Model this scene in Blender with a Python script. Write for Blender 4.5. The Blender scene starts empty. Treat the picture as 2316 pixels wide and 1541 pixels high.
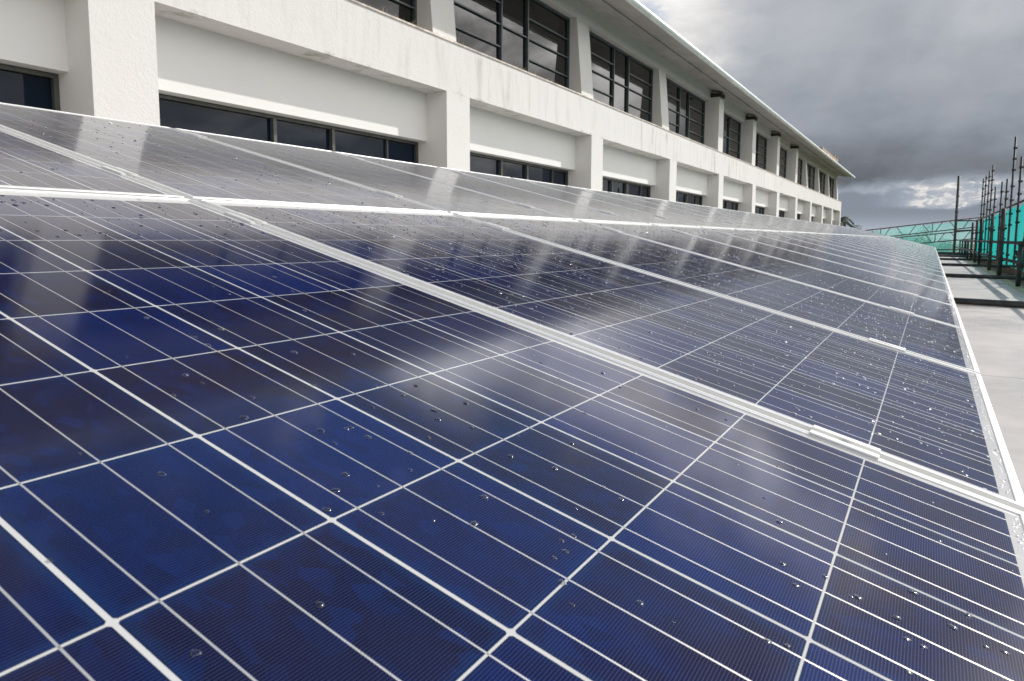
import bpy, bmesh, math, random
from mathutils import Vector, Matrix
R_ = math.radians
random.seed(7)
scene = bpy.context.scene
COL = scene.collection

# ------------------------------------------------------------------ camera
FPX = 1578.6071; W_, H_ = 2316.0, 1541.0
CAM = Vector((-0.19496522, -1.43855816, -0.07417195))
CR = ((0.5083425, -0.86114738, 0.00361836),
      (-0.08510811, -0.05442032, -0.99488443),
      (0.85693904, 0.50543409, -0.10095479))
cd = bpy.data.cameras.new('camera')
cam = bpy.data.objects.new('camera', cd)
COL.objects.link(cam)
m = Matrix(((CR[0][0], -CR[1][0], -CR[2][0], CAM.x),
            (CR[0][1], -CR[1][1], -CR[2][1], CAM.y),
            (CR[0][2], -CR[1][2], -CR[2][2], CAM.z),
            (0, 0, 0, 1)))
cam.matrix_world = m
cd.sensor_fit = 'HORIZONTAL'; cd.sensor_width = 36.0
cd.lens = FPX / W_ * 36.0
cd.shift_x = -14.84 / W_; cd.shift_y = -71.74 / W_
cd.clip_start = 0.02; cd.clip_end = 3000
scene.camera = cam
cd.dof.use_dof = True
cd.dof.focus_distance = 1.6
cd.dof.aperture_fstop = 16.0

# ------------------------------------------------------------------ light
SUN_DIR = Vector((1.75, -1.0, 1.585)).normalized()
SUN_EL = math.asin(SUN_DIR.z)
sd = bpy.data.lights.new('sun', 'SUN'); sd.energy = 3.9; sd.angle = R_(0.55); sd.color = (1.0, 0.955, 0.90)
so = bpy.data.objects.new('sun', sd); COL.objects.link(so)
so.rotation_euler = SUN_DIR.to_track_quat('Z', 'Y').to_euler()
so.location = (20, -30, 30)
scene.view_settings.view_transform = 'Standard'
scene.view_settings.look = 'None'
scene.view_settings.exposure = 0.0
scene.view_settings.gamma = 1.0
scene.render.engine = 'CYCLES'
scene.cycles.max_bounces = 8
scene.cycles.transmission_bounces = 6
scene.cycles.transparent_max_bounces = 8
scene.cycles.caustics_reflective = False
scene.cycles.caustics_refractive = True
scene.cycles.sample_clamp_indirect = 6.0


# ------------------------------------------------------------------ node helpers
class N:
    """a socket wrapped so that sums and products build math nodes"""
    def __init__(s, nt, sock): s.nt = nt; s.s = sock
    def _m(s, op, b=None, c=None):
        n = s.nt.nodes.new('ShaderNodeMath'); n.operation = op
        s.nt.links.new(s.s, n.inputs[0])
        for i, v in ((1, b), (2, c)):
            if v is None: continue
            if isinstance(v, N): s.nt.links.new(v.s, n.inputs[i])
            else: n.inputs[i].default_value = v
        return N(s.nt, n.outputs[0])
    def __add__(s, o): return s._m('ADD', o)
    def __sub__(s, o): return s._m('SUBTRACT', o)
    def __mul__(s, o): return s._m('MULTIPLY', o)
    def __truediv__(s, o): return s._m('DIVIDE', o)
    def __rsub__(s, o): return (s * -1.0) + o
    def abs(s): return s._m('ABSOLUTE')
    def floor(s): return s._m('FLOOR')
    def fract(s): return s._m('FRACT')
    def lt(s, o): return s._m('LESS_THAN', o)
    def gt(s, o): return s._m('GREATER_THAN', o)
    def max(s, o): return s._m('MAXIMUM', o)
    def min(s, o): return s._m('MINIMUM', o)
    def pow(s, o): return s._m('POWER', o)
    def inv(s): return (s * -1.0) + 1.0
    def step(s, a, b):          # smooth step, a may be larger than b
        n = s.nt.nodes.new('ShaderNodeMapRange'); n.interpolation_type = 'SMOOTHSTEP'
        s.nt.links.new(s.s, n.inputs[0])
        if a < b: vals = (a, b, 0.0, 1.0)
        else: vals = (b, a, 1.0, 0.0)
        for i, v in enumerate(vals): n.inputs[i + 1].default_value = v
        return N(s.nt, n.outputs[0])
    def bump(s, lo, l1, h1, hi): return s.step(lo, l1) * s.step(hi, h1)


def vec(nt, x, y, z):
    n = nt.nodes.new('ShaderNodeCombineXYZ')
    for i, v in enumerate((x, y, z)):
        if isinstance(v, N): nt.links.new(v.s, n.inputs[i])
        else: n.inputs[i].default_value = v
    return n.outputs[0]


def noise(nt, v, scale, detail=4, rough=0.5, dist=0.0, out=0):
    n = nt.nodes.new('ShaderNodeTexNoise')
    nt.links.new(v, n.inputs['Vector'])
    n.inputs['Scale'].default_value = scale; n.inputs['Detail'].default_value = detail
    n.inputs['Roughness'].default_value = rough; n.inputs['Distortion'].default_value = dist
    return N(nt, n.outputs[out])


def mixc(nt, f, a, b):
    n = nt.nodes.new('ShaderNodeMix'); n.data_type = 'RGBA'
    if isinstance(f, N): nt.links.new(f.s, n.inputs[0])
    else: n.inputs[0].default_value = f
    for i, v in ((6, a), (7, b)):
        if isinstance(v, (tuple, list)): n.inputs[i].default_value = (v[0], v[1], v[2], 1)
        else: nt.links.new(v, n.inputs[i])
    return n.outputs[2]


def xyz(nt, sock):
    n = nt.nodes.new('ShaderNodeSeparateXYZ'); nt.links.new(sock, n.inputs[0])
    return [N(nt, o) for o in n.outputs]


# ------------------------------------------------------------------ world: Nishita sky behind a broken storm-cloud deck
world = bpy.data.worlds.new('World'); scene.world = world
world.use_nodes = True
nt = world.node_tree; nt.nodes.clear()
out = nt.nodes.new('ShaderNodeOutputWorld'); bg = nt.nodes.new('ShaderNodeBackground')
nt.links.new(bg.outputs[0], out.inputs[0])
sky = nt.nodes.new('ShaderNodeTexSky'); sky.sky_type = 'NISHITA'; sky.sun_disc = False
sky.sun_elevation = SUN_EL
sky.sun_rotation = math.atan2(SUN_DIR.x, SUN_DIR.y)
sky.air_density = 1.2; sky.dust_density = 0.6; sky.ozone_density = 2.5
SKY_STRENGTH = 0.1
bg.inputs[1].default_value = SKY_STRENGTH
tc = nt.nodes.new('ShaderNodeTexCoord')
dx, dy, dz = xyz(nt, tc.outputs['Generated'])
el = dz._m('ARCSINE') * (180 / math.pi)
az = dy._m('ARCTAN2', dx) * (180 / math.pi)
n_big = noise(nt, vec(nt, az * 0.055, el * 0.11, 3.1), 1.0, 5, 0.55, 0.4)
n_mid = noise(nt, vec(nt, az * 0.16, el * 0.34, 7.7), 1.0, 6, 0.55, 0.5)
n_fin = noise(nt, vec(nt, az * 0.42, el * 0.9, 1.7), 1.0, 7, 0.6, 0.6)
n_det = noise(nt, vec(nt, az * 1.15 + el * 0.4, el * 2.3, 4.4), 1.0, 6, 0.62, 0.9)
elw = el + (n_mid - 0.5) * 2.2 + (n_fin - 0.5) * 1.2         # ragged elevation
azw = az + (n_mid - 0.5) * 5.0
# brightness of the cloud deck
deck = (elw.step(4.0, 9.0) * 0.18 + 0.178) + (elw.step(9.0, 16.0) * 0.12)
n_lump = noise(nt, vec(nt, az * 0.17 + el * 0.05, el * 0.21, 9.3), 1.0, 5, 0.5, 0.3)
deck = deck + (n_big - 0.5) * 0.20 + (n_mid - 0.5) * 0.06 + (n_lump - 0.5) * 0.24
lit = (azw.step(10.5, 19.0) * elw.step(9.5, 15.0))             # sunlit edge of the cloud above the roof
deck = deck + lit * 0.47 * (n_mid * 0.9 + 0.4)
low = elw.step(4.6, 3.7)                                        # below the dark deck: a far, bright gap and grey-blue rain
gap = low * elw.step(2.2, 2.8) * az.bump(-16, -5, -0.5, 4.6)
puff = gap * (n_det.step(0.47, 0.66) * 0.36 * n_fin.step(0.38, 0.58) + n_mid.step(0.34, 0.62) * 0.18 + 0.05)
puff = puff + low * elw.bump(3.4, 3.8, 4.1, 4.6) * n_fin.step(0.35, 0.6) * 0.13
deck = deck * low.inv() + low * 0.285 + puff + el.step(2.1, 0.2) * 0.22
# higher sky, seen only in reflections
hi1 = azw.bump(21, 27, 39, 46) * elw.bump(18, 21, 29, 41)        # white cumulus beyond the roof edge
hi2 = azw.bump(-5, 2, 20, 26) * elw.bump(17.8, 19.5, 22.8, 26)
hi3 = azw.bump(-15, -7, 4, 11) * elw.bump(17.5, 20, 26, 33)
deck = deck * (el.step(27.0, 33.0) * -0.6 + 1.0) + hi1 * 1.25 * (n_mid + 0.5) + hi2 * 0.95 * n_mid.step(0.34, 0.62) + hi3 * 0.55 * n_mid.step(0.42, 0.68)
back_fill = (dx * -0.50 + dy * -0.866).step(0.05, 0.92)              # brighter unseen cloud behind the camera, added as fill for the facade
side = azw.bump(-120, -75, -25, -15) * el.bump(1, 6, 60, 80)
deck = deck + back_fill * (n_big * 0.70 + 0.42) + side * (n_mid * 2.0 + 0.2) * 0.8 + azw.bump(-62, -48, -24, -15) * el.bump(3, 7, 20, 30) * (n_mid.step(0.36, 0.66) * 1.5)
deck = deck.max(0.03)
# openings through which the blue sky shows
hole_hi = elw.step(23.0, 31.0) * (n_big * 0.6 + n_mid * 0.5).step(0.72, 0.50)
hole = (azw.bump(13, 16, 26, 40) * elw.bump(24.5, 27.5, 60, 70) * hi1.inv()).max(hole_hi * back_fill.inv())
hole2 = azw.bump(18.0, 19.5, 22, 25) * el.bump(14.6, 15.8, 17.2, 18.2) * n_mid.step(0.55, 0.42) * 0.55
cloud = hole.max(hole2).inv().min(1.0)
warm = deck.step(0.25, 0.8)
ctint = mixc(nt, warm, (0.87, 0.955, 1.10), (1.02, 1.0, 0.985))
lowt = mixc(nt, low * deck.step(0.55, 0.35), ctint, (0.86, 0.98, 1.16))
vm = nt.nodes.new('ShaderNodeVectorMath'); vm.operation = 'SCALE'
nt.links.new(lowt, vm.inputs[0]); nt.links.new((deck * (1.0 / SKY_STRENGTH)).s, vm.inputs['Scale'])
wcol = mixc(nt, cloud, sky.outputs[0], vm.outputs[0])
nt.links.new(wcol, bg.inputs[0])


# ------------------------------------------------------------------ object helpers
def tag(o, label=None, cat=None, group=None, kind=None):
    if label: o['label'] = label
    if cat: o['category'] = cat
    if group: o['group'] = group
    if kind: o['kind'] = kind
    return o


def empty(name, loc, rot=(0, 0, 0)):
    o = bpy.data.objects.new(name, None); COL.objects.link(o)
    o.location = loc; o.rotation_euler = rot; o.empty_display_size = 0.1
    return o


def link(name, me, mats=(), parent=None, loc=None):
    o = bpy.data.objects.new(name, me); COL.objects.link(o)
    for mt in (mats if isinstance(mats, (list, tuple)) else [mats]):
        if mt and len(me.materials) < len(mats if isinstance(mats, (list, tuple)) else [mats]): me.materials.append(mt)
    if parent: o.parent = parent
    if loc is not None: o.location = loc
    return o


class MB:
    """collects shapes into one mesh"""
    def __init__(s): s.v = []; s.f = []; s.sm = []
    def add(s, vs, fs, smooth=False):
        b = len(s.v); s.v += [tuple(v) for v in vs]
        for f in fs: s.f.append(tuple(b + i for i in f)); s.sm.append(smooth)
        return s
    def box(s, x0, x1, y0, y1, z0, z1):
        vs = [(x, y, z) for z in (z0, z1) for y in (y0, y1) for x in (x0, x1)]
        return s.add(vs, [(0, 2, 3, 1), (4, 5, 7, 6), (0, 1, 5, 4), (2, 6, 7, 3), (0, 4, 6, 2), (1, 3, 7, 5)])
    def prism_x(s, x0, x1, prof):     # closed profile in (y, z), counter-clockwise seen from +x
        n = len(prof)
        vs = [(x0, y, z) for y, z in prof] + [(x1, y, z) for y, z in prof]
        fs = [(i, (i + 1) % n, n + (i + 1) % n, n + i) for i in range(n)]
        fs += [tuple(range(n - 1, -1, -1)), tuple(range(n, 2 * n))]
        fs = [tuple(reversed(f)) for f in fs]
        return s.add(vs, fs)
    def tube(s, a, b, r, seg=10, r2=None):
        a = Vector(a); b = Vector(b); d = (b - a).normalized()
        u = d.orthogonal().normalized(); w = d.cross(u); r2 = r if r2 is None else r2
        vs = []
        for p, rr in ((a, r), (b, r2)):
            for i in range(seg):
                t = 2 * math.pi * i / seg
                vs.append(p + (u * math.cos(t) + w * math.sin(t)) * rr)
        s.add(vs, [(i, (i + 1) % seg, seg + (i + 1) % seg, seg + i) for i in range(seg)], True)
        b0 = len(s.v) - 2 * seg
        s.f.append(tuple(b0 + i for i in range(seg - 1, -1, -1))); s.sm.append(False)
        s.f.append(tuple(b0 + seg + i for i in range(seg))); s.sm.append(False)
        return s
    def mesh(s, name):
        me = bpy.data.meshes.new(name)
        me.from_pydata(s.v, [], s.f); me.update()
        me.polygons.foreach_set('use_smooth', s.sm)
        bm = bmesh.new(); bm.from_mesh(me); bmesh.ops.recalc_face_normals(bm, faces=bm.faces); bm.to_mesh(me); bm.free()
        return me
    def build(s, name, mat, parent=None, loc=None): return link(name, s.mesh(name), mat, parent, loc)


def copy_tree(o, parent=None):
    c = o.copy(); COL.objects.link(c)
    if parent: c.parent = parent
    for ch in list(o.children): copy_tree(ch, c)
    return c


ORD = ('nearest second third fourth fifth sixth seventh eighth ninth tenth eleventh twelfth thirteenth fourteenth '
       'fifteenth sixteenth seventeenth eighteenth nineteenth twentieth twenty-first twenty-second twenty-third '
       'twenty-fourth twenty-fifth twenty-sixth twenty-seventh twenty-eighth twenty-ninth thirtieth thirty-first '
       'thirty-second thirty-third thirty-fourth thirty-fifth thirty-sixth thirty-seventh').split()


# ------------------------------------------------------------------ materials
def newmat(name):
    mt = bpy.data.materials.new(name); mt.use_nodes = True
    t = mt.node_tree; p = t.nodes['Principled BSDF']
    return mt, t, p


def bumpn(t, p, h, strength, dist):
    b = t.nodes.new('ShaderNodeBump'); b.inputs['Strength'].default_value = strength; b.inputs['Distance'].default_value = dist
    t.links.new(h.s, b.inputs['Height']); t.links.new(b.outputs[0], p.inputs['Normal'])


def simple(name, col, rough=0.6, metal=0.0, var=0.15, scale=6.0, bump=0.0):
    mt, t, p = newmat(name)
    co = t.nodes.new('ShaderNodeTexCoord').outputs['Object']
    n = noise(t, co, scale, 5, 0.6)
    c = mixc(t, n.step(0.3, 0.7), [v * (1 - var) for v in col], [min(1, v * (1 + var)) for v in col])
    t.links.new(c, p.inputs['Base Color'])
    p.inputs['Roughness'].default_value = rough; p.inputs['Metallic'].default_value = metal
    if bump: bumpn(t, p, noise(t, co, scale * 8, 4, 0.6), bump, 0.01)
    return mt


# --- photovoltaic laminate
M_PV, t, p = newmat('solar_laminate')
co = t.nodes.new('ShaderNodeTexCoord').outputs['Object']
ox, oy, oz = xyz(t, co)
PU, PV = 0.159, 0.158
cx = (ox + 0.477) / PU; cy = ((oy * -1.0) + 0.783) / PV
fu, fv = cx.fract(), cy.fract(); iu, iv = cx.floor(), cy.floor()
inside = cx.gt(0.0) * cx.lt(6.0) * cy.gt(0.0) * cy.lt(10.0)
au = (fu - 0.5).abs() * PU; av = (fv - 0.5).abs() * PV
cell = au.lt(0.0778) * av.lt(0.0780) * (au + av).lt(0.1540) * inside
core = au.lt(0.0768) * av.lt(0.0770)                                   # finger-free rim
f3 = ((fu * 3.0).fract() - 0.5).abs() * (PU / 3)
inx = cx.gt(0.0) * cx.lt(6.0); iny = cy.gt(-0.03) * cy.lt(10.06)
bus = f3.lt(0.00072) * inx * iny
fing = ((oy / 0.0023).fract() - 0.5).abs().lt(0.09) * cell * core
oi = t.nodes.new('ShaderNodeObjectInfo')
rnd = t.nodes.new('ShaderNodeTexWhiteNoise'); rnd.noise_dimensions = '4D'
t.links.new(vec(t, iu, iv, N(t, oi.outputs['Random']) * 37.0), rnd.inputs['Vector'])
rc = xyz(t, rnd.outputs['Color'])
seedv = vec(t, ox + iu * 0.31 + N(t, oi.outputs['Random']) * 9.0, oy + iv * 0.17, rc[2] * 5.0)
vor = t.nodes.new('ShaderNodeTexVoronoi'); vor.inputs['Scale'].default_value = 85.0
mapp = t.nodes.new('ShaderNodeMapping'); mapp.inputs['Scale'].default_value = (1.0, 0.6, 1.0)
t.links.new(seedv, mapp.inputs[0]); t.links.new(mapp.outputs[0], vor.inputs['Vector'])
vr = xyz(t, vor.outputs['Color'])
cl = noise(t, seedv, 9.0, 3, 0.5)
edge = (au.step(0.066, 0.0778)).max(av.step(0.068, 0.0778))
c1 = mixc(t, rc[0], (0.0018, 0.0030, 0.0240), (0.0012, 0.0110, 0.092))
c2 = mixc(t, rc[1].step(0.25, 0.80) * cl.step(0.28, 0.62), c1, (0.0090, 0.0052, 0.0190))
c3 = mixc(t, vr[0].step(0.62, 1.0) * 0.35, c2, (0.0026, 0.0175, 0.115))
c3 = mixc(t, vr[1].step(0.55, 0.9) * 0.28, c3, (0.0035, 0.0028, 0.012))
c3 = mixc(t, cl.step(0.50, 0.8) * 0.35, c3, (0.0018, 0.0175, 0.112))
c4 = mixc(t, edge * (rc[2] * 0.45 + 0.05), c3, (0.0020, 0.0250, 0.105))
c5 = mixc(t, fing * 0.90, c4, (0.043, 0.050, 0.112))
fl = noise(t, seedv, 55.0, 2, 0.6, 0.8)
c5 = mixc(t, fl.step(0.60, 0.78) * 0.28, c5, (0.006, 0.018, 0.085))
rim = (au.gt(0.0767).max(av.gt(0.0769))) * cell
c5 = mixc(t, rim * 0.55, c5, (0.008, 0.015, 0.035))
back_n = noise(t, co, 25.0, 3)
cbs = mixc(t, back_n, (0.50, 0.50, 0.50), (0.57, 0.57, 0.56))
c6 = mixc(t, cell, cbs, c5)
busc = mixc(t, cell, (0.30, 0.30, 0.31), (0.70, 0.69, 0.66))
c7 = mixc(t, bus, c6, busc)
t.links.new(c7, p.inputs['Base Color'])
t.links.new((bus * 0.6 + fing * 0.25).s, p.inputs['Metallic'])
t.links.new(((bus * -0.12 + fing * -0.05) + 0.55).s, p.inputs['Roughness'])
p.inputs['Specular IOR Level'].default_value = 0.0
p.inputs['Coat Weight'].default_value = 1.0
p.inputs['Coat IOR'].default_value = 1.43
glass_n = noise(t, co, 5.0, 4, 0.6)
t.links.new((glass_n * 0.06 + 0.065).s, p.inputs['Coat Roughness'])

M_ALU, t, p = newmat('anodised_aluminium')
co = t.nodes.new('ShaderNodeTexCoord').outputs['Object']
n = noise(t, co, 14.0, 5, 0.65)
t.links.new(mixc(t, n, (0.84, 0.845, 0.83), (0.92, 0.92, 0.905)), p.inputs['Base Color'])
p.inputs['Metallic'].default_value = 0.45
t.links.new((n * 0.2 + 0.26).s, p.inputs['Roughness'])

M_WATER, t, p = newmat('rain_water')
p.inputs['Transmission Weight'].default_value = 1.0; p.inputs['IOR'].default_value = 1.33
p.inputs['Roughness'].default_value = 0.12; p.inputs['Base Color'].default_value = (1, 1, 1, 1)
p.inputs['Coat Weight'].default_value = 1.0; p.inputs['Coat IOR'].default_value = 1.6; p.inputs['Coat Roughness'].default_value = 0.13

M_WATER_GLINT, t, p = newmat('rain_water_glint')
p.inputs['Transmission Weight'].default_value = 1.0; p.inputs['IOR'].default_value = 1.40
p.inputs['Roughness'].default_value = 0.18
p.inputs['Coat Weight'].default_value = 1.0; p.inputs['Coat IOR'].default_value = 3.3; p.inputs['Coat Roughness'].default_value = 0.11  # coat reflects more than water, imitating sun glints refracted through drops

# --- roughcast render, with grime streaks under the ledge
M_WALL, t, p = newmat('roughcast_render')
co = t.nodes.new('ShaderNodeTexCoord').outputs['Object']
wx, wy, wz = xyz(t, co)
wz = wz - 8.0
big = noise(t, co, 0.7, 4, 0.6)
fine = noise(t, co, 46.0, 3, 0.6)
grit = noise(t, co, 17.0, 4, 0.65)
streak = noise(t, vec(t, wx * 4.2, wy * 3.0, wz * 0.55), 1.0, 6, 0.7)
patch = noise(t, vec(t, wx * 0.28, 1.0, wz * 0.15), 1.0, 3, 0.5)
g = streak.step(0.50, 0.72) * patch.step(0.40, 0.60) * wz.bump(2.1, 2.35, 2.9, 3.07)
base = mixc(t, big, (0.665, 0.654, 0.634), (0.725, 0.714, 0.694))
base = mixc(t, grit.step(0.50, 0.75) * 0.28, base, (0.60, 0.60, 0.57))
mott = noise(t, vec(t, wx * 9.0, wy * 7.0, wz * 1.7), 1.0, 5, 0.65).step(0.46, 0.72) * wz.step(2.2, 2.4)
base = mixc(t, mott * 0.22, base, (0.50, 0.50, 0.475))
base = mixc(t, g * 0.75, base, (0.31, 0.31, 0.25))
lip = wz.bump(2.255, 2.262, 2.275, 2.33) * noise(t, co, 2.3, 5, 0.7).step(0.52, 0.7)
base = mixc(t, lip * 0.6, base, (0.25, 0.27, 0.20))
t.links.new(base, p.inputs['Base Color']); p.inputs['Roughness'].default_value = 0.9
bumpn(t, p, fine + grit * 0.7, 0.75, 0.005)

M_PLASTER, t, p = newmat('smooth_plaster')
co = t.nodes.new('ShaderNodeTexCoord').outputs['Object']
big = noise(t, co, 1.1, 5, 0.6)
t.links.new(mixc(t, big, (0.71, 0.71, 0.695), (0.785, 0.782, 0.765)), p.inputs['Base Color']); p.inputs['Roughness'].default_value = 0.85
bumpn(t, p, noise(t, co, 60.0, 3), 0.25, 0.004)

M_COPING = simple('coping_stone', (0.60, 0.545, 0.49), 0.85, 0, 0.3, 7, 0.3)
M_SOFFIT = simple('soffit_boards', (0.43, 0.42, 0.40), 0.75, 0, 0.12, 1.5)
M_GUTTER = simple('gutter_metal', (0.72, 0.78, 0.75), 0.35, 0.2, 0.1, 3)
M_ROOFTILE = simple('roof_sheet', (0.30, 0.29, 0.28), 0.6, 0, 0.2, 2)
M_BRICK = simple('brown_brick', (0.36, 0.27, 0.20), 0.9, 0, 0.3, 3)
M_BRACKET = simple('dark_timber', (0.045, 0.033, 0.026), 0.8, 0, 0.3, 5)
M_FRAME_D = simple('dark_teal_frame', (0.065, 0.088, 0.092), 0.4, 0.1, 0.2, 4)
M_FRAME_B = simple('bronze_window_frame', (0.085, 0.088, 0.078), 0.45, 0.2, 0.2, 4)


def glassmat(name, col, rough=0.02, ior=1.62):
    mt, t, p = newmat(name)
    co = t.nodes.new('ShaderNodeTexCoord').outputs['Object']
    n = noise(t, co, 0.9, 2)
    t.links.new(mixc(t, n, [c * 0.6 for c in col], col), p.inputs['Base Color'])
    p.inputs['Roughness'].default_value = rough; p.inputs['IOR'].default_value = ior
    bumpn(t, p, noise(t, co, 1.6, 2), 0.05, 0.02)
    return mt


M_GLASS_U = glassmat('upper_window_glass', (0.004, 0.0045, 0.005), 0.02, 1.55)
M_GLASS_L = glassmat('lower_window_glass', (0.004, 0.013, 0.030), 0.02, 1.27)

# --- flat roof membrane, damp
M_ROOF, t, p = newmat('roof_membrane')
co = t.nodes.new('ShaderNodeTexCoord').outputs['Object']
rx, ry, rz = xyz(t, co)
n1 = noise(t, co, 1.3, 6, 0.6); n2 = noise(t, co, 24.0, 4, 0.6); n3 = noise(t, vec(t, rx * 0.5, ry * 6.0, 0.0), 1.0, 5, 0.65)
seam = ((rx / 1.9).fract() - 0.5).abs().lt(0.0045)
col = mixc(t, n1.step(0.3, 0.7), (0.47, 0.440, 0.415), (0.58, 0.548, 0.52))
col = mixc(t, n2.step(0.55, 0.8) * 0.3, col, (0.36, 0.35, 0.33))
col = mixc(t, n3.step(0.50, 0.78) * 0.16, col, (0.33, 0.32, 0.30))
col = mixc(t, seam * 0.65, col, (0.22, 0.21, 0.20))
t.links.new(col, p.inputs['Base Color'])
t.links.new((n1.step(0.35, 0.65) * -0.32 + 0.58).s, p.inputs['Roughness'])
ring = noise(t, co, 0.55, 5, 0.6, 0.6)
col2 = mixc(t, ring.bump(0.46, 0.49, 0.51, 0.54) * 0.16, col, (0.27, 0.255, 0.24))
col2 = mixc(t, ring.step(0.52, 0.60) * 0.22, col2, (0.38, 0.36, 0.34))
t.links.new(col2, p.inputs['Base Color'])
bumpn(t, p, n2, 0.15, 0.004)

M_STEEL = simple('galvanised_tube', (0.065, 0.068, 0.066), 0.5, 0.35, 0.35, 9, 0.1)
M_STEEL_R = simple('rusty_tube', (0.075, 0.063, 0.054), 0.7, 0.15, 0.4, 8, 0.2)
M_BLACK = simple('black_tube', (0.028, 0.029, 0.030), 0.55, 0.2, 0.3, 9)
M_COUPLER = simple('coupler_steel', (0.07, 0.062, 0.056), 0.6, 0.3, 0.4, 14)
M_PLANK = simple('weathered_plank', (0.42, 0.34, 0.23), 0.85, 0, 0.25, 6, 0.2)
M_TOE = simple('brown_toe_board', (0.20, 0.145, 0.10), 0.85, 0, 0.3, 6, 0.2)


def netmat(name, col, opacity):
    mt, t, p = newmat(name)
    o = t.nodes['Material Output']
    co = t.nodes.new('ShaderNodeTexCoord').outputs['Object']
    a, b_, c_ = xyz(t, co)
    fold = noise(t, vec(t, a * 1.1, b_ * 1.1, c_ * 0.12), 1.0, 4, 0.6)
    cc = mixc(t, fold.step(0.3, 0.7), [v * 0.8 for v in col], col)
    d = t.nodes.new('ShaderNodeBsdfDiffuse'); tr = t.nodes.new('ShaderNodeBsdfTranslucent'); tp = t.nodes.new('ShaderNodeBsdfTransparent')
    t.links.new(cc, d.inputs[0]); t.links.new(cc, tr.inputs[0])
    m1 = t.nodes.new('ShaderNodeMixShader'); m1.inputs[0].default_value = 0.72
    t.links.new(d.outputs[0], m1.inputs[1]); t.links.new(tr.outputs[0], m1.inputs[2])
    m2 = t.nodes.new('ShaderNodeMixShader')
    t.links.new((fold.step(0.2, 0.8) * 0.12 + (opacity - 0.06)).s, m2.inputs[0])
    t.links.new(tp.outputs[0], m2.inputs[1]); t.links.new(m1.outputs[0], m2.inputs[2])
    t.nodes.remove(p); t.links.new(m2.outputs[0], o.inputs[0])
    return mt


M_NET = netmat('turquoise_debris_net', (0.02, 0.60, 0.56), 0.93)
M_NET_FAR = netmat('turquoise_debris_net_thin', (0.16, 0.70, 0.62), 0.40)
M_GROUND = simple('ground_grass', (0.07, 0.085, 0.045), 0.95, 0, 0.4, 0.08)
M_LEAF = simple('leaf_green', (0.055, 0.10, 0.028), 0.7, 0, 0.5, 0.9)
M_LEAF2 = simple('leaf_olive', (0.10, 0.115, 0.030), 0.7, 0, 0.5, 0.9)
M_PALM = simple('palm_green', (0.010, 0.024, 0.012), 0.7, 0, 0.4, 2.0)
M_BARK = simple('bark', (0.12, 0.09, 0.065), 0.9, 0, 0.3, 4)
M_STRAW = simple('dry_grass', (0.34, 0.22, 0.13), 0.9, 0, 0.3, 12)

# ------------------------------------------------------------------ setting
ROOF_Z = -0.70; GROUND_Z = -8.0
g = MB(); g.add([(-900, -900, GROUND_Z), (1500, -900, GROUND_Z), (1500, 900, GROUND_Z), (-900, 900, GROUND_Z)], [(0, 1, 2, 3)])
tag(g.build('ground', M_GROUND), kind='structure')

annex = empty('flat_roof_building', (16, 1.5, GROUND_Z))
tag(annex, 'low flat roofed building whose pale roof carries the solar panels', 'building')
MB().box(-22, 23, -3.86, 4.28, 0, -GROUND_Z + ROOF_Z - 0.06).build('wall', M_WALL, annex)
MB().box(-22.02, 23.02, -3.87, 4.275, -GROUND_Z + ROOF_Z - 0.06, -GROUND_Z + ROOF_Z).build('roof', M_ROOF, annex)
MB().box(-22.02, 23.02, -4.02, -3.885, -GROUND_Z + ROOF_Z - 0.12, -GROUND_Z + ROOF_Z - 0.015).build('edge_board', M_PLANK, annex)

# ------------------------------------------------------------------ long white building
def PX(i): return 3.55 + 5.555 * i
PW = 0.65
bld = empty('office_building', (PX(4), 9, GROUND_Z))
tag(bld, 'long white rendered two storey building with deep pillars and overhanging eaves', 'building')
BO = Vector((-PX(4), -9, -GROUND_Z))         # world -> local offset
def bpart(mb, name, mat, parent=None):
    mb.v = [(x + BO.x, y + BO.y, z + BO.z) for x, y, z in mb.v]
    return mb.build(name, mat, parent or bld)
def subpart(mb, name, mat, parent):
    mb.v = [(x + BO.x, y + BO.y, z + BO.z) for x, y, z in mb.v]
    return mb.build(name, mat, parent)
I0, I1 = -2, 11
XS, XE = PX(I0), PX(I1) + PW
w = MB()
w.box(XS, XE, 5.40, 6.25, 2.27, 3.055)                     # spandrel beam
for i in range(I0, I1 + 1): w.box(PX(i), PX(i) + PW, 5.40, 6.25, -8, 2.27)
w.box(XS, XE, 5.815, 6.25, 4.93, 5.44)                     # wall above the upper windows
w.box(XS, XE, 6.25, 16, -8, 5.40)
bpart(w, 'wall', M_WALL)
r = MB()
for i in range(I0, I1):
    a, b = PX(i) + PW, PX(i + 1)
    r.box(a, b, 5.81, 6.25, 1.50, 2.27); r.box(a, b, 5.81, 6.25, -8, 0.35)
bpart(r, 'recessed_wall', M_PLASTER)
bpart(MB().box(XS, XE + 0.01, 5.382, 6.02, 3.054, 3.080), 'coping', M_COPING)
FULL = (4, 5, 6, 7)
for i in range(I0, I1 + 1):
    q = MB()
    if i in FULL:
        q.box(PX(i), PX(i) + PW, 5.47, 6.25, 3.08, 5.03)
        pl = bpart(q, 'pillar', M_WALL)
        subpart(MB().box(PX(i) + 0.06, PX(i) + PW - 0.06, 5.43, 5.83, 5.055, 5.18), 'bracket', M_BRACKET, pl)
    else:
        q.prism_x(PX(i), PX(i) + PW, [(5.655, 3.08), (6.25, 3.08), (6.25, 4.932), (5.812, 4.932)])
        bpart(q, 'pillar', M_WALL)

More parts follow.
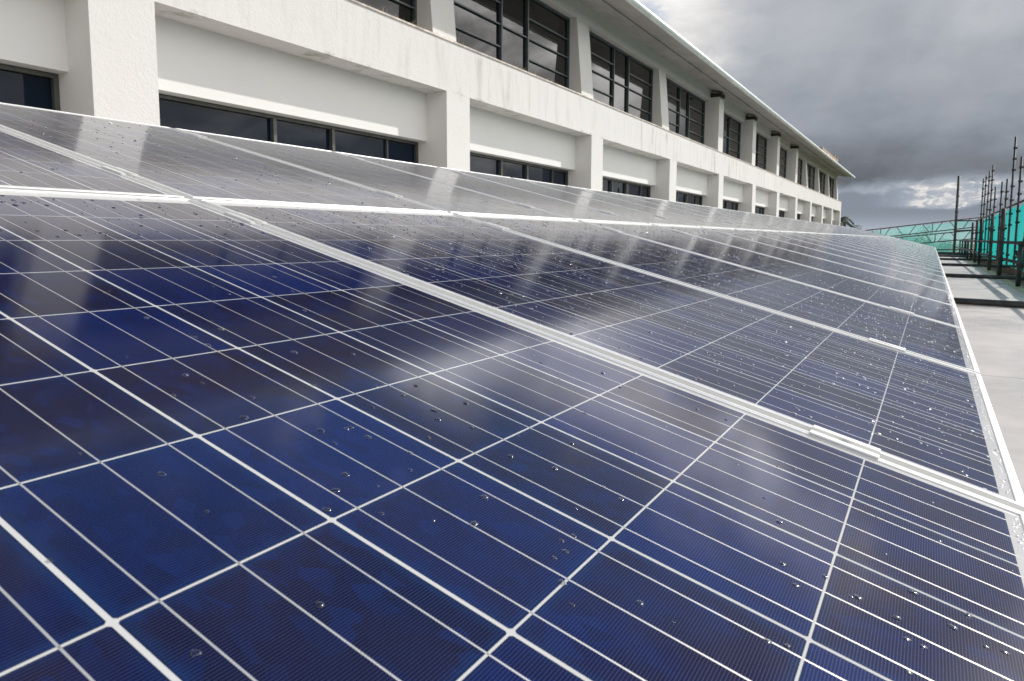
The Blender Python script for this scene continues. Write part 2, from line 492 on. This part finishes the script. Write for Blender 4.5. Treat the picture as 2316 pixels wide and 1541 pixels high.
def window(i, upper):
    a, b = PX(i) + PW, PX(i + 1)
    m1, m2 = PX(i) + 2.60, PX(i) + 3.63
    f = MB(); panes = []
    if upper:
        z0, z1, tz = 3.10, 4.915, (3.62, 4.04, 4.44); wd = 0.021; y0, y1 = 5.985, 6.06
    else:
        z0, z1, tz = 0.36, 1.495, (); wd = 0.026; y0, y1 = 5.985, 6.06
    f.box(a + .002, b - .002, y0, y1, z1 - 0.042, z1); f.box(a + .002, b - .002, y0, y1, z0, z0 + 0.06)
    f.box(a + .002, a + 0.05, y0, y1, z0 + 0.06, z1 - 0.042); f.box(b - 0.05, b - .002, y0, y1, z0 + 0.06, z1 - 0.042)
    for mx in (m1, m2): f.box(mx - wd, mx + wd, y0 - 0.012, y1, z0 + 0.06, z1 - 0.042)
    spans = [(a + 0.05, m1 - wd), (m1 + wd, m2 - wd), (m2 + wd, b - 0.05)]
    for k, (s0, s1) in enumerate(spans):
        for z in tz:
            if k == 1 and z != tz[1]: continue
            f.box(s0, s1, y0 + 0.004, y1, z - 0.013, z + 0.013)
        if not upper and k != 1:                              # sliding stile
            xs_ = s0 + (s1 - s0) * (0.16 if k == 0 else 0.62)
            f.box(xs_ - 0.014, xs_ + 0.014, y0 + 0.01, y1, z0 + 0.06, z1 - 0.042)
    o = bpart(f, 'window', M_FRAME_D if upper else M_FRAME_B)
    for s0, s1 in spans:
        subpart(MB().box(s0 - 0.005, s1 + 0.005, 6.035, 6.05, z0 + 0.05, z1 - 0.05), 'pane', M_GLASS_U if upper else M_GLASS_L, o)
    return o
for i in range(I0, I1):
    window(i, True); window(i, False)
# roof: sloping soffit with a step, deck above
ro = MB()
ro.prism_x(XS - 1, XE + 0.95, [(4.64, 5.125), (5.20, 5.245), (5.20, 5.195), (5.90, 5.345), (16.9, 5.375), (16.9, 5.55), (10.8, 6.7), (4.62, 5.235)])
rp = bpart(ro, 'roof', M_SOFFIT)
gu = MB()
gu.tube((XS - 1, 4.585, 5.155), (XE + 0.96, 4.585, 5.165), 0.078, 14)
subpart(gu, 'gutter', M_GUTTER, rp)
pa = MB(); pa.box(56.5, 66.4, 5.95, 6.45, 5.45, 6.72); pa.box(64.2, 64.5, 5.94, 6.5, 6.72, 6.92); pa.box(66.0, 66.3, 5.94, 6.5, 6.72, 6.90)
subpart(pa, 'parapet', M_BRICK, rp)

# dry grass growing along the coping: nobody could count the blades
gr = MB(); rg = random.Random(3)
for k in range(1500):
    x = rg.uniform(4.5, 42)
    if math.sin(x * 1.7) + math.sin(x * 0.63 + 1) + rg.uniform(-1, 1) < 0.2: continue
    y = rg.uniform(5.42, 5.62); h = rg.uniform(0.03, 0.15) * (1.25 if rg.random() < 0.15 else 0.8)
    lx, ly = rg.uniform(-.05, .05), rg.uniform(-.05, .03); ww = 0.0035
    gr.add([(x - ww, y, 3.081), (x + ww, y, 3.081), (x + lx * .4 + ww, y + ly * .4, 3.08 + h * .6), (x + lx, y + ly, 3.08 + h), (x + lx * .4 - ww, y + ly * .4, 3.08 + h * .6)], [(0, 1, 2, 3, 4)])
tag(gr.build('dry_grass', M_STRAW), 'thin brown dry grass sprouting along the ledge under the upper windows', 'grass', kind='stuff')

# ------------------------------------------------------------------ solar panels
TILT = R_(14.605)
ct, st = math.cos(TILT), math.sin(TILT)
def PP(u, v, n=0.0):            # panel plane -> world
    return Vector((u, -ct * v - st * n, -st * v + ct * n))
PITCH = 1.022; U0 = 0.318
COLS = list(range(-1, 35))
def frame_mesh():
    prof = [(0.030, -0.040), (0.0, -0.040), (0.0, 0.0018), (0.0008, 0.0026), (0.0052, 0.0026), (0.0060, 0.0017), (0.0072, 0.0017), (0.0080, 0.0024), (0.0112, 0.0022), (0.0122, 0.0014), (0.0124, -0.0030), (0.0026, -0.0050), (0.0026, -0.038), (0.030, -0.038)]
    hx, hy = 0.5, 0.825
    b = MB(); vs = []
    for sx, sy in ((-1, -1), (1, -1), (1, 1), (-1, 1)):
        for d, z in prof: vs.append((sx * (hx - d), sy * (hy - d), z))
    n = len(prof); fs = []
    for c in range(4):
        c2 = (c + 1) % 4
        for i in range(n):
            j = (i + 1) % n
            fs.append((c * n + i, c2 * n + i, c2 * n + j, c * n + j))
    b.add(vs, fs); return b.mesh('frame')
me_frame = frame_mesh(); me_frame.materials.append(M_ALU)
lam = MB(); lam.box(-0.4895, 0.4895, -0.8145, 0.8145, -0.0045, 0.0)
me_lam = lam.mesh('laminate'); me_lam.materials.append(M_PV)
jb = MB(); jb.box(-0.06, 0.06, 0.70, 0.79, -0.030, -0.0047); me_jb = jb.mesh('junction_box'); me_jb.materials.append(M_BLACK)
def make_panel():
    t_ = empty('solar_panel', (0, 0, 0), (TILT, 0, 0))
    link('frame', me_frame, [M_ALU], t_); link('laminate', me_lam, [M_PV], t_); link('junction_box', me_jb, [M_BLACK], t_)
    return t_
proto = None
for mcol in COLS:
    for row, vc in (('lower', 0.785), ('upper', -0.885)):
        if proto is None: o = proto = make_panel()
        else: o = copy_tree(proto)
        o.location = PP(U0 + PITCH * mcol, vc)
        where = 'beside the ridge facing the white building' if row == 'upper' else 'beside the pale roof edge'
        k = mcol + 1
        if mcol == 0 and row == 'lower': lb = 'big blue solar panel filling the foreground, lower row, second column from the viewer'
        else: lb = 'blue solar panel in the %s row %s, %s column from the viewer' % (row, 'along the ridge' if row == 'upper' else 'along the eave', ORD[k])
        tag(o, lb, 'solar panel', 'solar panels of the tilted array')
# mounting rails under the array and their legs
for v, nm in ((0.33, 'lower row, upper rail'), (1.24, 'lower row, eave rail'), (-0.43, 'upper row, lower rail'), (-1.34, 'upper row, ridge rail')):
    o = empty('mounting_rail', PP(-1.2, v, -0.062), (TILT, 0, 0))
    MB().box(0, 36.9, -0.02, 0.02, -0.02, 0.02).build('rail', M_ALU, o)
    base = PP(0, v, -0.062)
    h = base.z - ROOF_Z
    for k in range(13):
        lg = MB(); lg.box(-0.02, 0.02, -0.018, 0.018, -(h) + 0.022, -0.021); lo = lg.build('leg', M_ALU, o, (0.4 + k * 3.0, 0, 0)); lo.rotation_euler = (-TILT, 0, 0)
    tag(o, 'aluminium mounting rail under the panels, %s' % nm, 'rail', 'rails carrying the panel array')

# clamps between neighbouring panels
def clamp_meshes():
    c = MB(); L = 0.044
    c.box(-0.0215, -0.0085, -L, L, 0.0028, 0.0054); c.box(0.0085, 0.0215, -L, L, 0.0028, 0.0054)
    c.box(-0.0100, -0.0085, -L, L, -0.028, 0.0028); c.box(0.0085, 0.0100, -L, L, -0.028, 0.0028); c.box(-0.0085, 0.0085, -L, L, -0.012, -0.008)
    b = MB(); b.tube((0, 0, -0.008), (0, 0, -0.001), 0.0062, 6); b.tube((0, 0, -0.001), (0, 0, 0.0005), 0.0035, 8)
    return c.mesh('clamp_plate'), b.mesh('bolt')
me_cl, me_bolt = clamp_meshes(); me_cl.materials.append(M_ALU); me_bolt.materials.append(M_COUPLER)
cproto = None
for k, mcol in enumerate(COLS[:22]):
    for v, nm in ((0.143, 'just below the row joint'), (1.395, 'near the eave'), (-0.343, 'just above the row joint'), (-1.52, 'near the ridge')):
        if cproto is None:
            o = cproto = empty('panel_clamp', (0, 0, 0), (TILT, 0, 0)); link('clamp_plate', me_cl, [M_ALU], o); link('bolt', me_bolt, [M_COUPLER], o)
        else: o = copy_tree(cproto)
        o.location = PP(U0 + PITCH * (mcol + 0.5), v)
        tag(o, 'aluminium clamp %s, in the %s seam between panel columns' % (nm, ORD[k]), 'clamp', 'clamps holding the panels')

# ------------------------------------------------------------------ rain drops
from_px = []
def unproject(px, py):
    d = Vector(((px - (W_ / 2 + 14.84)) / FPX, (py - (H_ / 2 - 71.74)) / FPX, 1.0))
    dw = Vector([sum(CR[k][i] * d[k] for k in range(3)) for i in range(3)])
    nrm = Vector((0, -st, ct)); tt = -(nrm.dot(CAM)) / nrm.dot(dw)
    X = CAM + dw * tt
    return X.x, -X.y / ct
SEEN = []      # drops that can be told apart in the photo
for ox_, oy_, sc, lst in (
    (700, 800, 2.569, [(620, 188), (545, 243), (725, 333), (748, 384), (945, 430), (690, 492), (240, 428), (215, 440), (68, 448), (338, 488), (145, 522), (585, 577), (585, 678), (208, 705), (150, 795), (420, 932), (1015, 835), (955, 990), (1170, 598), (1425, 667), (1525, 522), (1705, 775), (1810, 848), (1465, 1088), (1535, 1060), (1485, 1150), (1420, 1188), (1920, 1450), (60, 1460), (910, 290)]),
    (1700, 900, 2.404, [(150, 675), (170, 905), (400, 973), (240, 1020), (85, 1325), (195, 1350), (880, 1060), (1180, 1185), (1095, 1248), (790, 1197), (935, 1355), (1275, 1355), (1378, 1385), (855, 1495), (578, 1085), (845, 1312)]),
    (0, 640, 2.895, [(960, 230), (1275, 358), (1360, 410), (1215, 605), (1325, 658), (1135, 737), (1600, 885), (1060, 1253), (1925, 455), (2055, 672)])):
    for a, b in lst: SEEN.append(unproject(ox_ + a / sc, oy_ + b / sc))
def on_glass(u, v):
    c = (u - U0) / PITCH; fx = (c - math.floor(c + 0.5)) * PITCH
    if abs(fx) > 0.486: return False
    return (-0.026 < v < 1.597) or (-1.697 < v < -0.073)
def dome(mb, u, v, r, h, seg, rings, rg):
    c0 = PP(u, v, 0.0); ex = Vector((1, 0, 0)); ey = Vector((0, ct, st)); ez = Vector((0, -st, ct))
    ph = rg.uniform(0, 6.28); k2, k3 = rg.uniform(0, .22), rg.uniform(0, .14); p2, p3 = rg.uniform(0, 6.28), rg.uniform(0, 6.28)
    el_ = rg.uniform(0.85, 1.25)
    vs = [c0 + ez * h]
    for q in range(1, rings + 1):
        a = q / rings * math.pi / 2
        for i in range(seg):
            t_ = ph + 2 * math.pi * i / seg
            rr = r * (1 + k2 * math.cos(2 * t_ + p2) + k3 * math.cos(3 * t_ + p3)) * math.sin(a)
            vs.append(c0 + ex * (rr * math.cos(t_)) + ey * (rr * math.sin(t_) * el_) + ez * (h * math.cos(a) ** 0.8 if q < rings else 0.00005))
    fs = [(0, 1 + i, 1 + (i + 1) % seg) for i in range(seg)]
    for q in range(rings - 1):
        b = 1 + q * seg
        fs += [(b + i, b + seg + i, b + seg + (i + 1) % seg, b + (i + 1) % seg) for i in range(seg)]
    mb.add(vs, fs, True)
rd = random.Random(11)
cands = [(u, v, rd.uniform(0.0020, 0.0037), True) for u, v in SEEN]
def spray(n, u0, u1, v0, v1, rlo, rhi, power=2.2):
    cl_ = [(rd.uniform(u0, u1), rd.uniform(v0, v1)) for _ in range(max(4, n // 9))]
    for _ in range(n):
        if rd.random() < 0.35:
            c = rd.choice(cl_); u, v = rd.gauss(c[0], 0.035), rd.gauss(c[1], 0.035)
        else: u, v = rd.uniform(u0, u1), rd.uniform(v0, v1)
        r_ = rlo + (rhi - rlo) * rd.random() ** power
        if v < -0.05 and u > 1.9:
            r_ *= 0.62
            if rd.random() < 0.4: continue
        if on_glass(u, v): cands.append((u, v, r_, False))
spray(150, -0.19, 0.82, 0.0, 1.60, 0.0010, 0.0036)
spray(150, 0.2, 0.82, -0.03, 0.30, 0.0014, 0.0046)
spray(130, 0.84, 1.84, -0.03, 0.30, 0.0016, 0.0044)
spray(480, 0.0, 1.9, -1.70, -0.06, 0.0014, 0.0048)
spray(1500, 0.84, 1.84, 0.0, 1.60, 0.0013, 0.0036)
spray(2300, 1.86, 2.9, -1.7, 1.60, 0.0018, 0.0043)
spray(2900, 2.9, 6.0, -1.7, 1.60, 0.0026, 0.0060)
spray(3000, 6.0, 12.0, -1.7, 1.60, 0.0045, 0.0095)
spray(5200, 11.0, 34.0, -1.7, 1.60, 0.006, 0.0105)
for k in range(900):                                   # beads gathered along the eave margin
    u = rd.uniform(0.3, 5.5)
    v = 1.592 + rd.gauss(0, 0.0035)
    if on_glass(u, v): cands.append((u, v, rd.uniform(0.0008, 0.0024), False))
def psize(c): return c[2] / (PP(c[0], c[1]) - CAM).length
def inview(c):
    X = PP(c[0], c[1]) - CAM
    k = [sum(CR[j][i] * X[i] for i in range(3)) for j in range(3)]
    if k[2] <= 0.02: return False
    x = W_ / 2 + 14.84 + FPX * k[0] / k[2]; y = H_ / 2 - 71.74 + FPX * k[1] / k[2]
    return 0 < x < W_ and 0 < y < H_
cands = [c for c in cands if inview(c)]
cands.sort(key=psize, reverse=True)
def module_words(u, v):
    c = int(math.floor((u - U0) / PITCH + 0.5)) + 1
    return ORD[c], ('upper' if v < -0.05 else 'lower')
for u, v, r_, seen in cands[:290]:
    mb = MB(); dome(mb, u, v, r_, r_ * rd.uniform(0.32, 0.5), 22, 7, rd)
    cpos = PP(u, v); mb.v = [(x - cpos.x, y - cpos.y, z - cpos.z) for x, y, z in mb.v]
    o = mb.build('raindrop', M_WATER if u < 0.82 else M_WATER_GLINT, None, cpos)
    cn, rw = module_words(u, v)
    size = 'large' if r_ > 0.0041 else ('medium sized' if r_ > 0.0026 else 'small')
    tag(o, '%s clear raindrop on the %s row panel of the %s column' % (size, rw, cn), 'raindrop', '%s raindrops on the %s panel of the %s column' % (size, rw, cn))
mb = MB()
for u, v, r_, seen in cands[290:]:
    far = u > 3.2
    dome(mb, u, v, r_, r_ * rd.uniform(0.36, 0.46), (6 if u > 9 else 8) if far else 10, (2 if u > 14 else 3) if far else 4, rd)
tag(mb.build('raindrops', M_WATER_GLINT), 'fine sprinkle of tiny raindrops over all the panels towards the far end', 'raindrops', kind='stuff')

# ------------------------------------------------------------------ scaffold at the roof edge
def post(name, x, y, z0, z1, r, mat, rings, label, group, lean=0.0):
    o = empty(name, (x, y, z0))
    MB().tube((0, 0, 0), (lean, 0, z1 - z0), r, 12).build('tube', mat, o)
    for z in rings:
        cm = MB(); f = (z - z0) / (z1 - z0)
        cm.tube((lean * f, 0, z - z0 - 0.028), (lean * f, 0, z - z0 + 0.028), r + 0.010, 12); cm.box(lean * f - 0.018, lean * f + 0.018, -r - 0.026, -r + 0.01, z - z0 - 0.02, z - z0 + 0.02)
        cm.build('coupler', M_COUPLER, o)
    return tag(o, label, 'scaffold pole', group)
GI = 'inner scaffold standards on the roof edge'; GO = 'outer scaffold standards behind the netting line'
inner = [(11.3, -0.10, 0.029, M_STEEL, 'short stout standard nearest the viewer, standing on the roof edge'),
         (14.4, 0.46, 0.036, M_STEEL, 'grey brown standard on the roof edge, second from the viewer'),
         (16.9, 0.45, 0.031, M_STEEL_R, 'brown standard on the roof edge, third from the viewer'),
         (20.6, 0.46, 0.030, M_BLACK, 'black standard on the roof edge, fourth from the viewer'),
         (22.6, 0.46, 0.032, M_STEEL_R, 'brown standard on the roof edge, just beyond the black one'),
         (25.0, 0.44, 0.032, M_STEEL, 'grey standard on the roof edge, sixth from the viewer'),
         (27.4, -0.10, 0.034, M_STEEL, 'short grey standard on the roof edge, seventh from the viewer'),
         (29.6, -0.10, 0.04, M_BLACK, 'short thick dark standard on the roof edge, eighth from the viewer'),
         (32.4, -0.10, 0.030, M_STEEL, 'short grey standard on the roof edge, ninth from the viewer'),
         (35.2, -0.10, 0.028, M_STEEL, 'short thin standard on the roof edge beside the tall corner pole')]
for x, z1, r_, mt, lb in inner:
    rings = [-0.12] + ([0.12] if z1 > 0.2 else []) + [-0.42]
    post('scaffold_pole', x, -2.46, ROOF_Z, z1, r_, mt, rings, lb, GI)
post('scaffold_pole', 38.0, -2.32, ROOF_Z, 2.83, 0.055, M_STEEL, [-0.08, 0.35, 1.2, 1.9], 'tall lone dark standard at the far corner of the roof, tapering', GI)
outer = [(19.2, 1.78, 'tall outer standard crossing the right picture edge'), (21.0, 2.44, 'tallest outer standard, standing nearest after the one at the picture edge'),
         (22.5, 1.53, 'outer standard of middle height, third along the net'), (24.1, 1.57, 'outer standard of middle height, fourth along the net'),
         (26.6, 1.59, 'outer standard of middle height, fifth along the net, before the four taller ones'), (28.4, 2.43, 'taller outer standard, first of the far group of four'),
         (30.0, 2.37, 'taller outer standard, second of the far group of four'), (31.8, 2.34, 'taller outer standard, third of the far group of four'),
         (33.5, 2.35, 'taller outer standard, last of the far group of four'), (17.4, 1.9, 'outer standard just outside the right picture edge')]
for x, z1, lb in outer:
    rings = [z for z in (-0.45, -0.1, 0.3, 0.62, 0.95, 1.25, 1.6, 1.95, 2.2) if z < z1 - 0.1]
    rings = [z + random.uniform(-.06, .06) for z in rings]
    post('scaffold_pole', x, -3.06, GROUND_Z, z1, 0.025, M_STEEL, rings, lb, GO, 0.02)
def tube_thing(name, a, b, r, mat, label, cat, group=None):
    a = Vector(a); mb = MB(); mb.tube((0, 0, 0), Vector(b) - a, r, 12)
    return tag(mb.build(name, mat, None, a), label, cat, group)
tube_thing('ledger_tube', (9.5, -2.52, -0.12), (38, -2.40, -0.10), 0.024, M_STEEL, 'upper horizontal ledger tube along the inner standards', 'scaffold tube')
tube_thing('ledger_tube', (9.5, -2.53, -0.40), (38, -2.40, -0.43), 0.024, M_STEEL, 'lower horizontal ledger tube along the inner standards', 'scaffold tube')
tube_thing('ledger_tube', (8, -3.02, 0.74), (36.5, -3.02, 0.725), 0.024, M_STEEL, 'long tube along the top edge of the turquoise net', 'scaffold tube')
tube_thing('brace_tube', (12.3, -2.5, -0.25), (14.2, -3.0, -0.9), 0.024, M_BLACK, 'short dark diagonal brace behind the nearest stout standard', 'scaffold tube')
names = ['nearest, thick grey scaffold tube lying across the pale roof', 'second scaffold tube across the roof, meeting the nearest stout standard', 'third scaffold tube from the viewer lying across the roof',
         'fourth scaffold tube from the viewer lying across the roof', 'fifth scaffold tube from the viewer lying across the roof', 'sixth scaffold tube from the viewer lying across the roof', 'last scaffold tube across the roof before the end netting']
for (x, mt), lb in zip(((7.75, M_STEEL), (13.4, M_STEEL), (19.3, M_STEEL), (24.8, M_BLACK), (29.4, M_STEEL), (33.0, M_STEEL), (36.7, M_BLACK)), names):
    tube_thing('roof_tube', (x + 0.15, -1.1, ROOF_Z + 0.036), (x - 0.35, -3.3, ROOF_Z + 0.03), 0.032, mt, lb, 'scaffold tube', 'scaffold tubes lying across the roof')
wk = MB()
for k in range(3): wk.box(5.0, 38.5, -2.52 - 0.19 * (k + 1), -2.52 - 0.19 * k - 0.006, ROOF_Z - 0.20, ROOF_Z - 0.155)
tag(wk.build('walkway_boards', M_TOE), 'brown scaffold boards running along outside the roof edge', 'boards')
tag(MB().box(5.0, 38.5, -2.995, -2.97, ROOF_Z - 0.15, ROOF_Z + 0.02).build('toe_board', M_TOE), 'brown toe board along the foot of the turquoise net', 'board')
# debris nets
def net(name, p0, p1, z0a, z1a, z0b, z1b, n, amp, mat, label):
    mb = MB(); rows = 8; vs = []; rn = random.Random(5)
    d = Vector((p1[0] - p0[0], p1[1] - p0[1], 0)); nn = Vector((-d.y, d.x, 0)).normalized()
    ph = [rn.uniform(0, 6.28) for _ in range(5)]
    for i in range(n + 1):
        f = i / n; s = f * d.length
        off = amp * (math.sin(s * 2.6 + ph[0]) + 0.7 * math.sin(s * 5.9 + ph[1]) + 0.35 * math.sin(s * 13 + ph[2]))
        za = z0a + (z0b - z0a) * f; zb = z1a + (z1b - z1a) * f + 0.02 * math.sin(s * 3.1 + ph[3]) - 0.03 * abs(math.sin(s * 0.8 + ph[4]))
        for j in range(rows + 1):
            g_ = j / rows
            q = Vector((p0[0], p0[1], 0)) + d * f + nn * off * (0.25 + 0.9 * math.sin(math.pi * min(1, g_ * 1.05)))
            vs.append((q.x, q.y, za + (zb - za) * g_))
    fs = [(i * (rows + 1) + j, (i + 1) * (rows + 1) + j, (i + 1) * (rows + 1) + j + 1, i * (rows + 1) + j + 1) for i in range(n) for j in range(rows)]
    mb.add(vs, fs, True)
    return tag(mb.build(name, mat), label, 'netting')
net('debris_net', (8.0, -3.14), (36.2, -3.14), -0.83, 0.735, -0.83, 0.72, 310, 0.020, M_NET, 'bright turquoise debris net hung along the outer scaffold standards on the right')
net('debris_net', (39.25, -3.1), (39.25, 3.0), -1.1, 0.86, -1.1, 0.17, 90, 0.015, M_NET_FAR, 'paler see-through turquoise net across the far end of the roof')
# lattice beams
def lattice(x, ya, yb, zta, ztb, zba, zbb, label):
    o = empty('lattice_beam', (x, ya, zba))
    def P(f, top): return Vector((0, (yb - ya) * f, (zta + (ztb - zta) * f if top else zba + (zbb - zba) * f) - zba))
    MB().tube(P(0, 1), P(1, 1), 0.026, 8).build('chord', M_STEEL_R, o); MB().tube(P(0, 0), P(1, 0), 0.026, 8).build('chord', M_STEEL_R, o)
    bays = 6
    for k in range(bays):
        a, b = k / bays, (k + 1) / bays; md = (a + b) / 2; e = 0.12 / bays
        if k % 2 == 0: MB().tube(P(a, 0), P(a, 1), 0.018, 8).build('post', M_STEEL_R, o)
        MB().tube(P(a + e, 0), P(md - e, 1), 0.016, 8).build('lacing', M_STEEL_R, o); MB().tube(P(md + e, 1), P(b - e, 0), 0.016, 8).build('lacing', M_STEEL_R, o)
    return tag(o, label, 'lattice beam', 'lattice beams across the far net')
lattice(38.95, -3.6, 3.0, 1.00, 0.17, 0.57, -0.26, 'upper lattice beam along the top of the far net')
lattice(38.95, -3.6, 2.6, 0.42, -0.26, 0.02, -0.64, 'lower lattice beam across the middle of the far net')
tube_thing('ledger_tube', (38.9, -3.4, -0.52), (38.9, 0.5, -0.62), 0.03, M_BLACK, 'dark tube low across the far net behind the panels', 'scaffold tube')
tube_thing('ledger_tube', (38.6, -2.3, 0.80), (38.4, -3.3, 0.80), 0.03, M_STEEL, 'short tube from the corner pole to the side net', 'scaffold tube')
tube_thing('ledger_tube', (38.6, -2.3, 0.33), (38.4, -3.3, 0.38), 0.03, M_BLACK, 'short dark tube from the corner pole, below the upper one', 'scaffold tube')

# ------------------------------------------------------------------ trees beyond
def tree(x, y, h, rw, seed, mat, label, z0=GROUND_Z):
    rn = random.Random(seed)
    o = empty('tree', (x, y, z0))
    tr = MB(); th = h * 0.5
    tr.tube((0, 0, 0), (0, 0, th), h * 0.028, 9, h * 0.017)
    for k in range(6):
        a = rn.uniform(0, 6.28); tr.tube((0, 0, th * rn.uniform(.6, 1)), (math.cos(a) * rw * .6, math.sin(a) * rw * .6, h * rn.uniform(.62, .88)), h * 0.012, 6, h * 0.004)
    tr.build('trunk', M_BARK, o)
    cr = MB(); blobs = []
    for k in range(16):
        a = rn.uniform(0, 6.28); q = rn.random() ** .5 * rw * 0.75
        blobs.append((Vector((math.cos(a) * q, math.sin(a) * q, h * rn.uniform(.50, .90))), rw * rn.uniform(.22, .42)))
    for c, rr in blobs:
        for k in range(240):
            d = Vector((rn.gauss(0, 1), rn.gauss(0, 1), rn.gauss(0, 1))).normalized() * rr * rn.random() ** .4
            pz = c + d; s_ = rn.uniform(.06, .13) * rw / 3
            u = Vector((rn.gauss(0, 1), rn.gauss(0, 1), rn.gauss(0, 1))).normalized(); w_ = u.orthogonal().normalized()
            cr.add([pz - u * s_, pz + w_ * s_ * .5, pz + u * s_, pz - w_ * s_ * .5], [(0, 1, 2, 3)])
    cr.build('crown', mat, o)
    return tag(o, label, 'tree', 'trees beyond the far end of the roof')
tree(74, -0.3, 9.3, 2.3, 1, M_LEAF2, 'bright green round tree behind the middle of the far net')
tree(80, 1.6, 8.5, 2.4, 2, M_LEAF, 'darker green tree behind the left part of the far net')
tree(88, -1.6, 8.5, 2.2, 3, M_LEAF, 'dark tree behind the far net, right of the bright green one')
tree(70, -2.6, 8.1, 1.8, 4, M_LEAF2, 'small olive tree behind the far net close to the tall corner pole')
tree(96, 3.4, 8.9, 2.8, 5, M_LEAF, 'far dark tree at the left edge of the far net')
tree(86, 6.9, 10.1, 2.2, 6, M_LEAF2, 'yellow green tree just right of the white building corner')
tree(112, 7.3, 9.8, 2.8, 8, M_LEAF, 'distant tree showing low above the panel ridge beside the building')
# palm at the corner of the building
pm = empty('palm_tree', (74, 6.75, GROUND_Z))
MB().tube((0, 0, 0), (0, 0, 9.55), 0.16, 10, 0.11).build('trunk', M_BARK, pm)
fr = MB(); rn = random.Random(9)
for k in range(13):
    a = k * 2.4; L = rn.uniform(1.3, 2.0); up = rn.uniform(.1, .9)
    prev = Vector((0, 0, 9.55))
    for s_ in range(7):
        f = (s_ + 1) / 7
        nx = Vector((math.cos(a) * L * f, math.sin(a) * L * f, 9.55 + up * math.sin(f * 2.4) - 0.55 * f * f))
        d = (nx - prev).normalized(); sd_ = d.cross(Vector((0, 0, 1))).normalized()
        for sg in (-1, 1):
            for e in range(2):
                b0 = prev.lerp(nx, e * .5); tip = b0 + sd_ * sg * (0.62 * (1 - .5 * f)) + d * .15 - Vector((0, 0, .22))
                fr.add([b0, b0 + d * .30, tip], [(0, 1, 2)])
        fr.tube(prev, nx, .02, 5); prev = nx
fr.build('fronds', M_PALM, pm)
tag(pm, 'dark palm tree peeping out past the white building corner', 'palm tree')
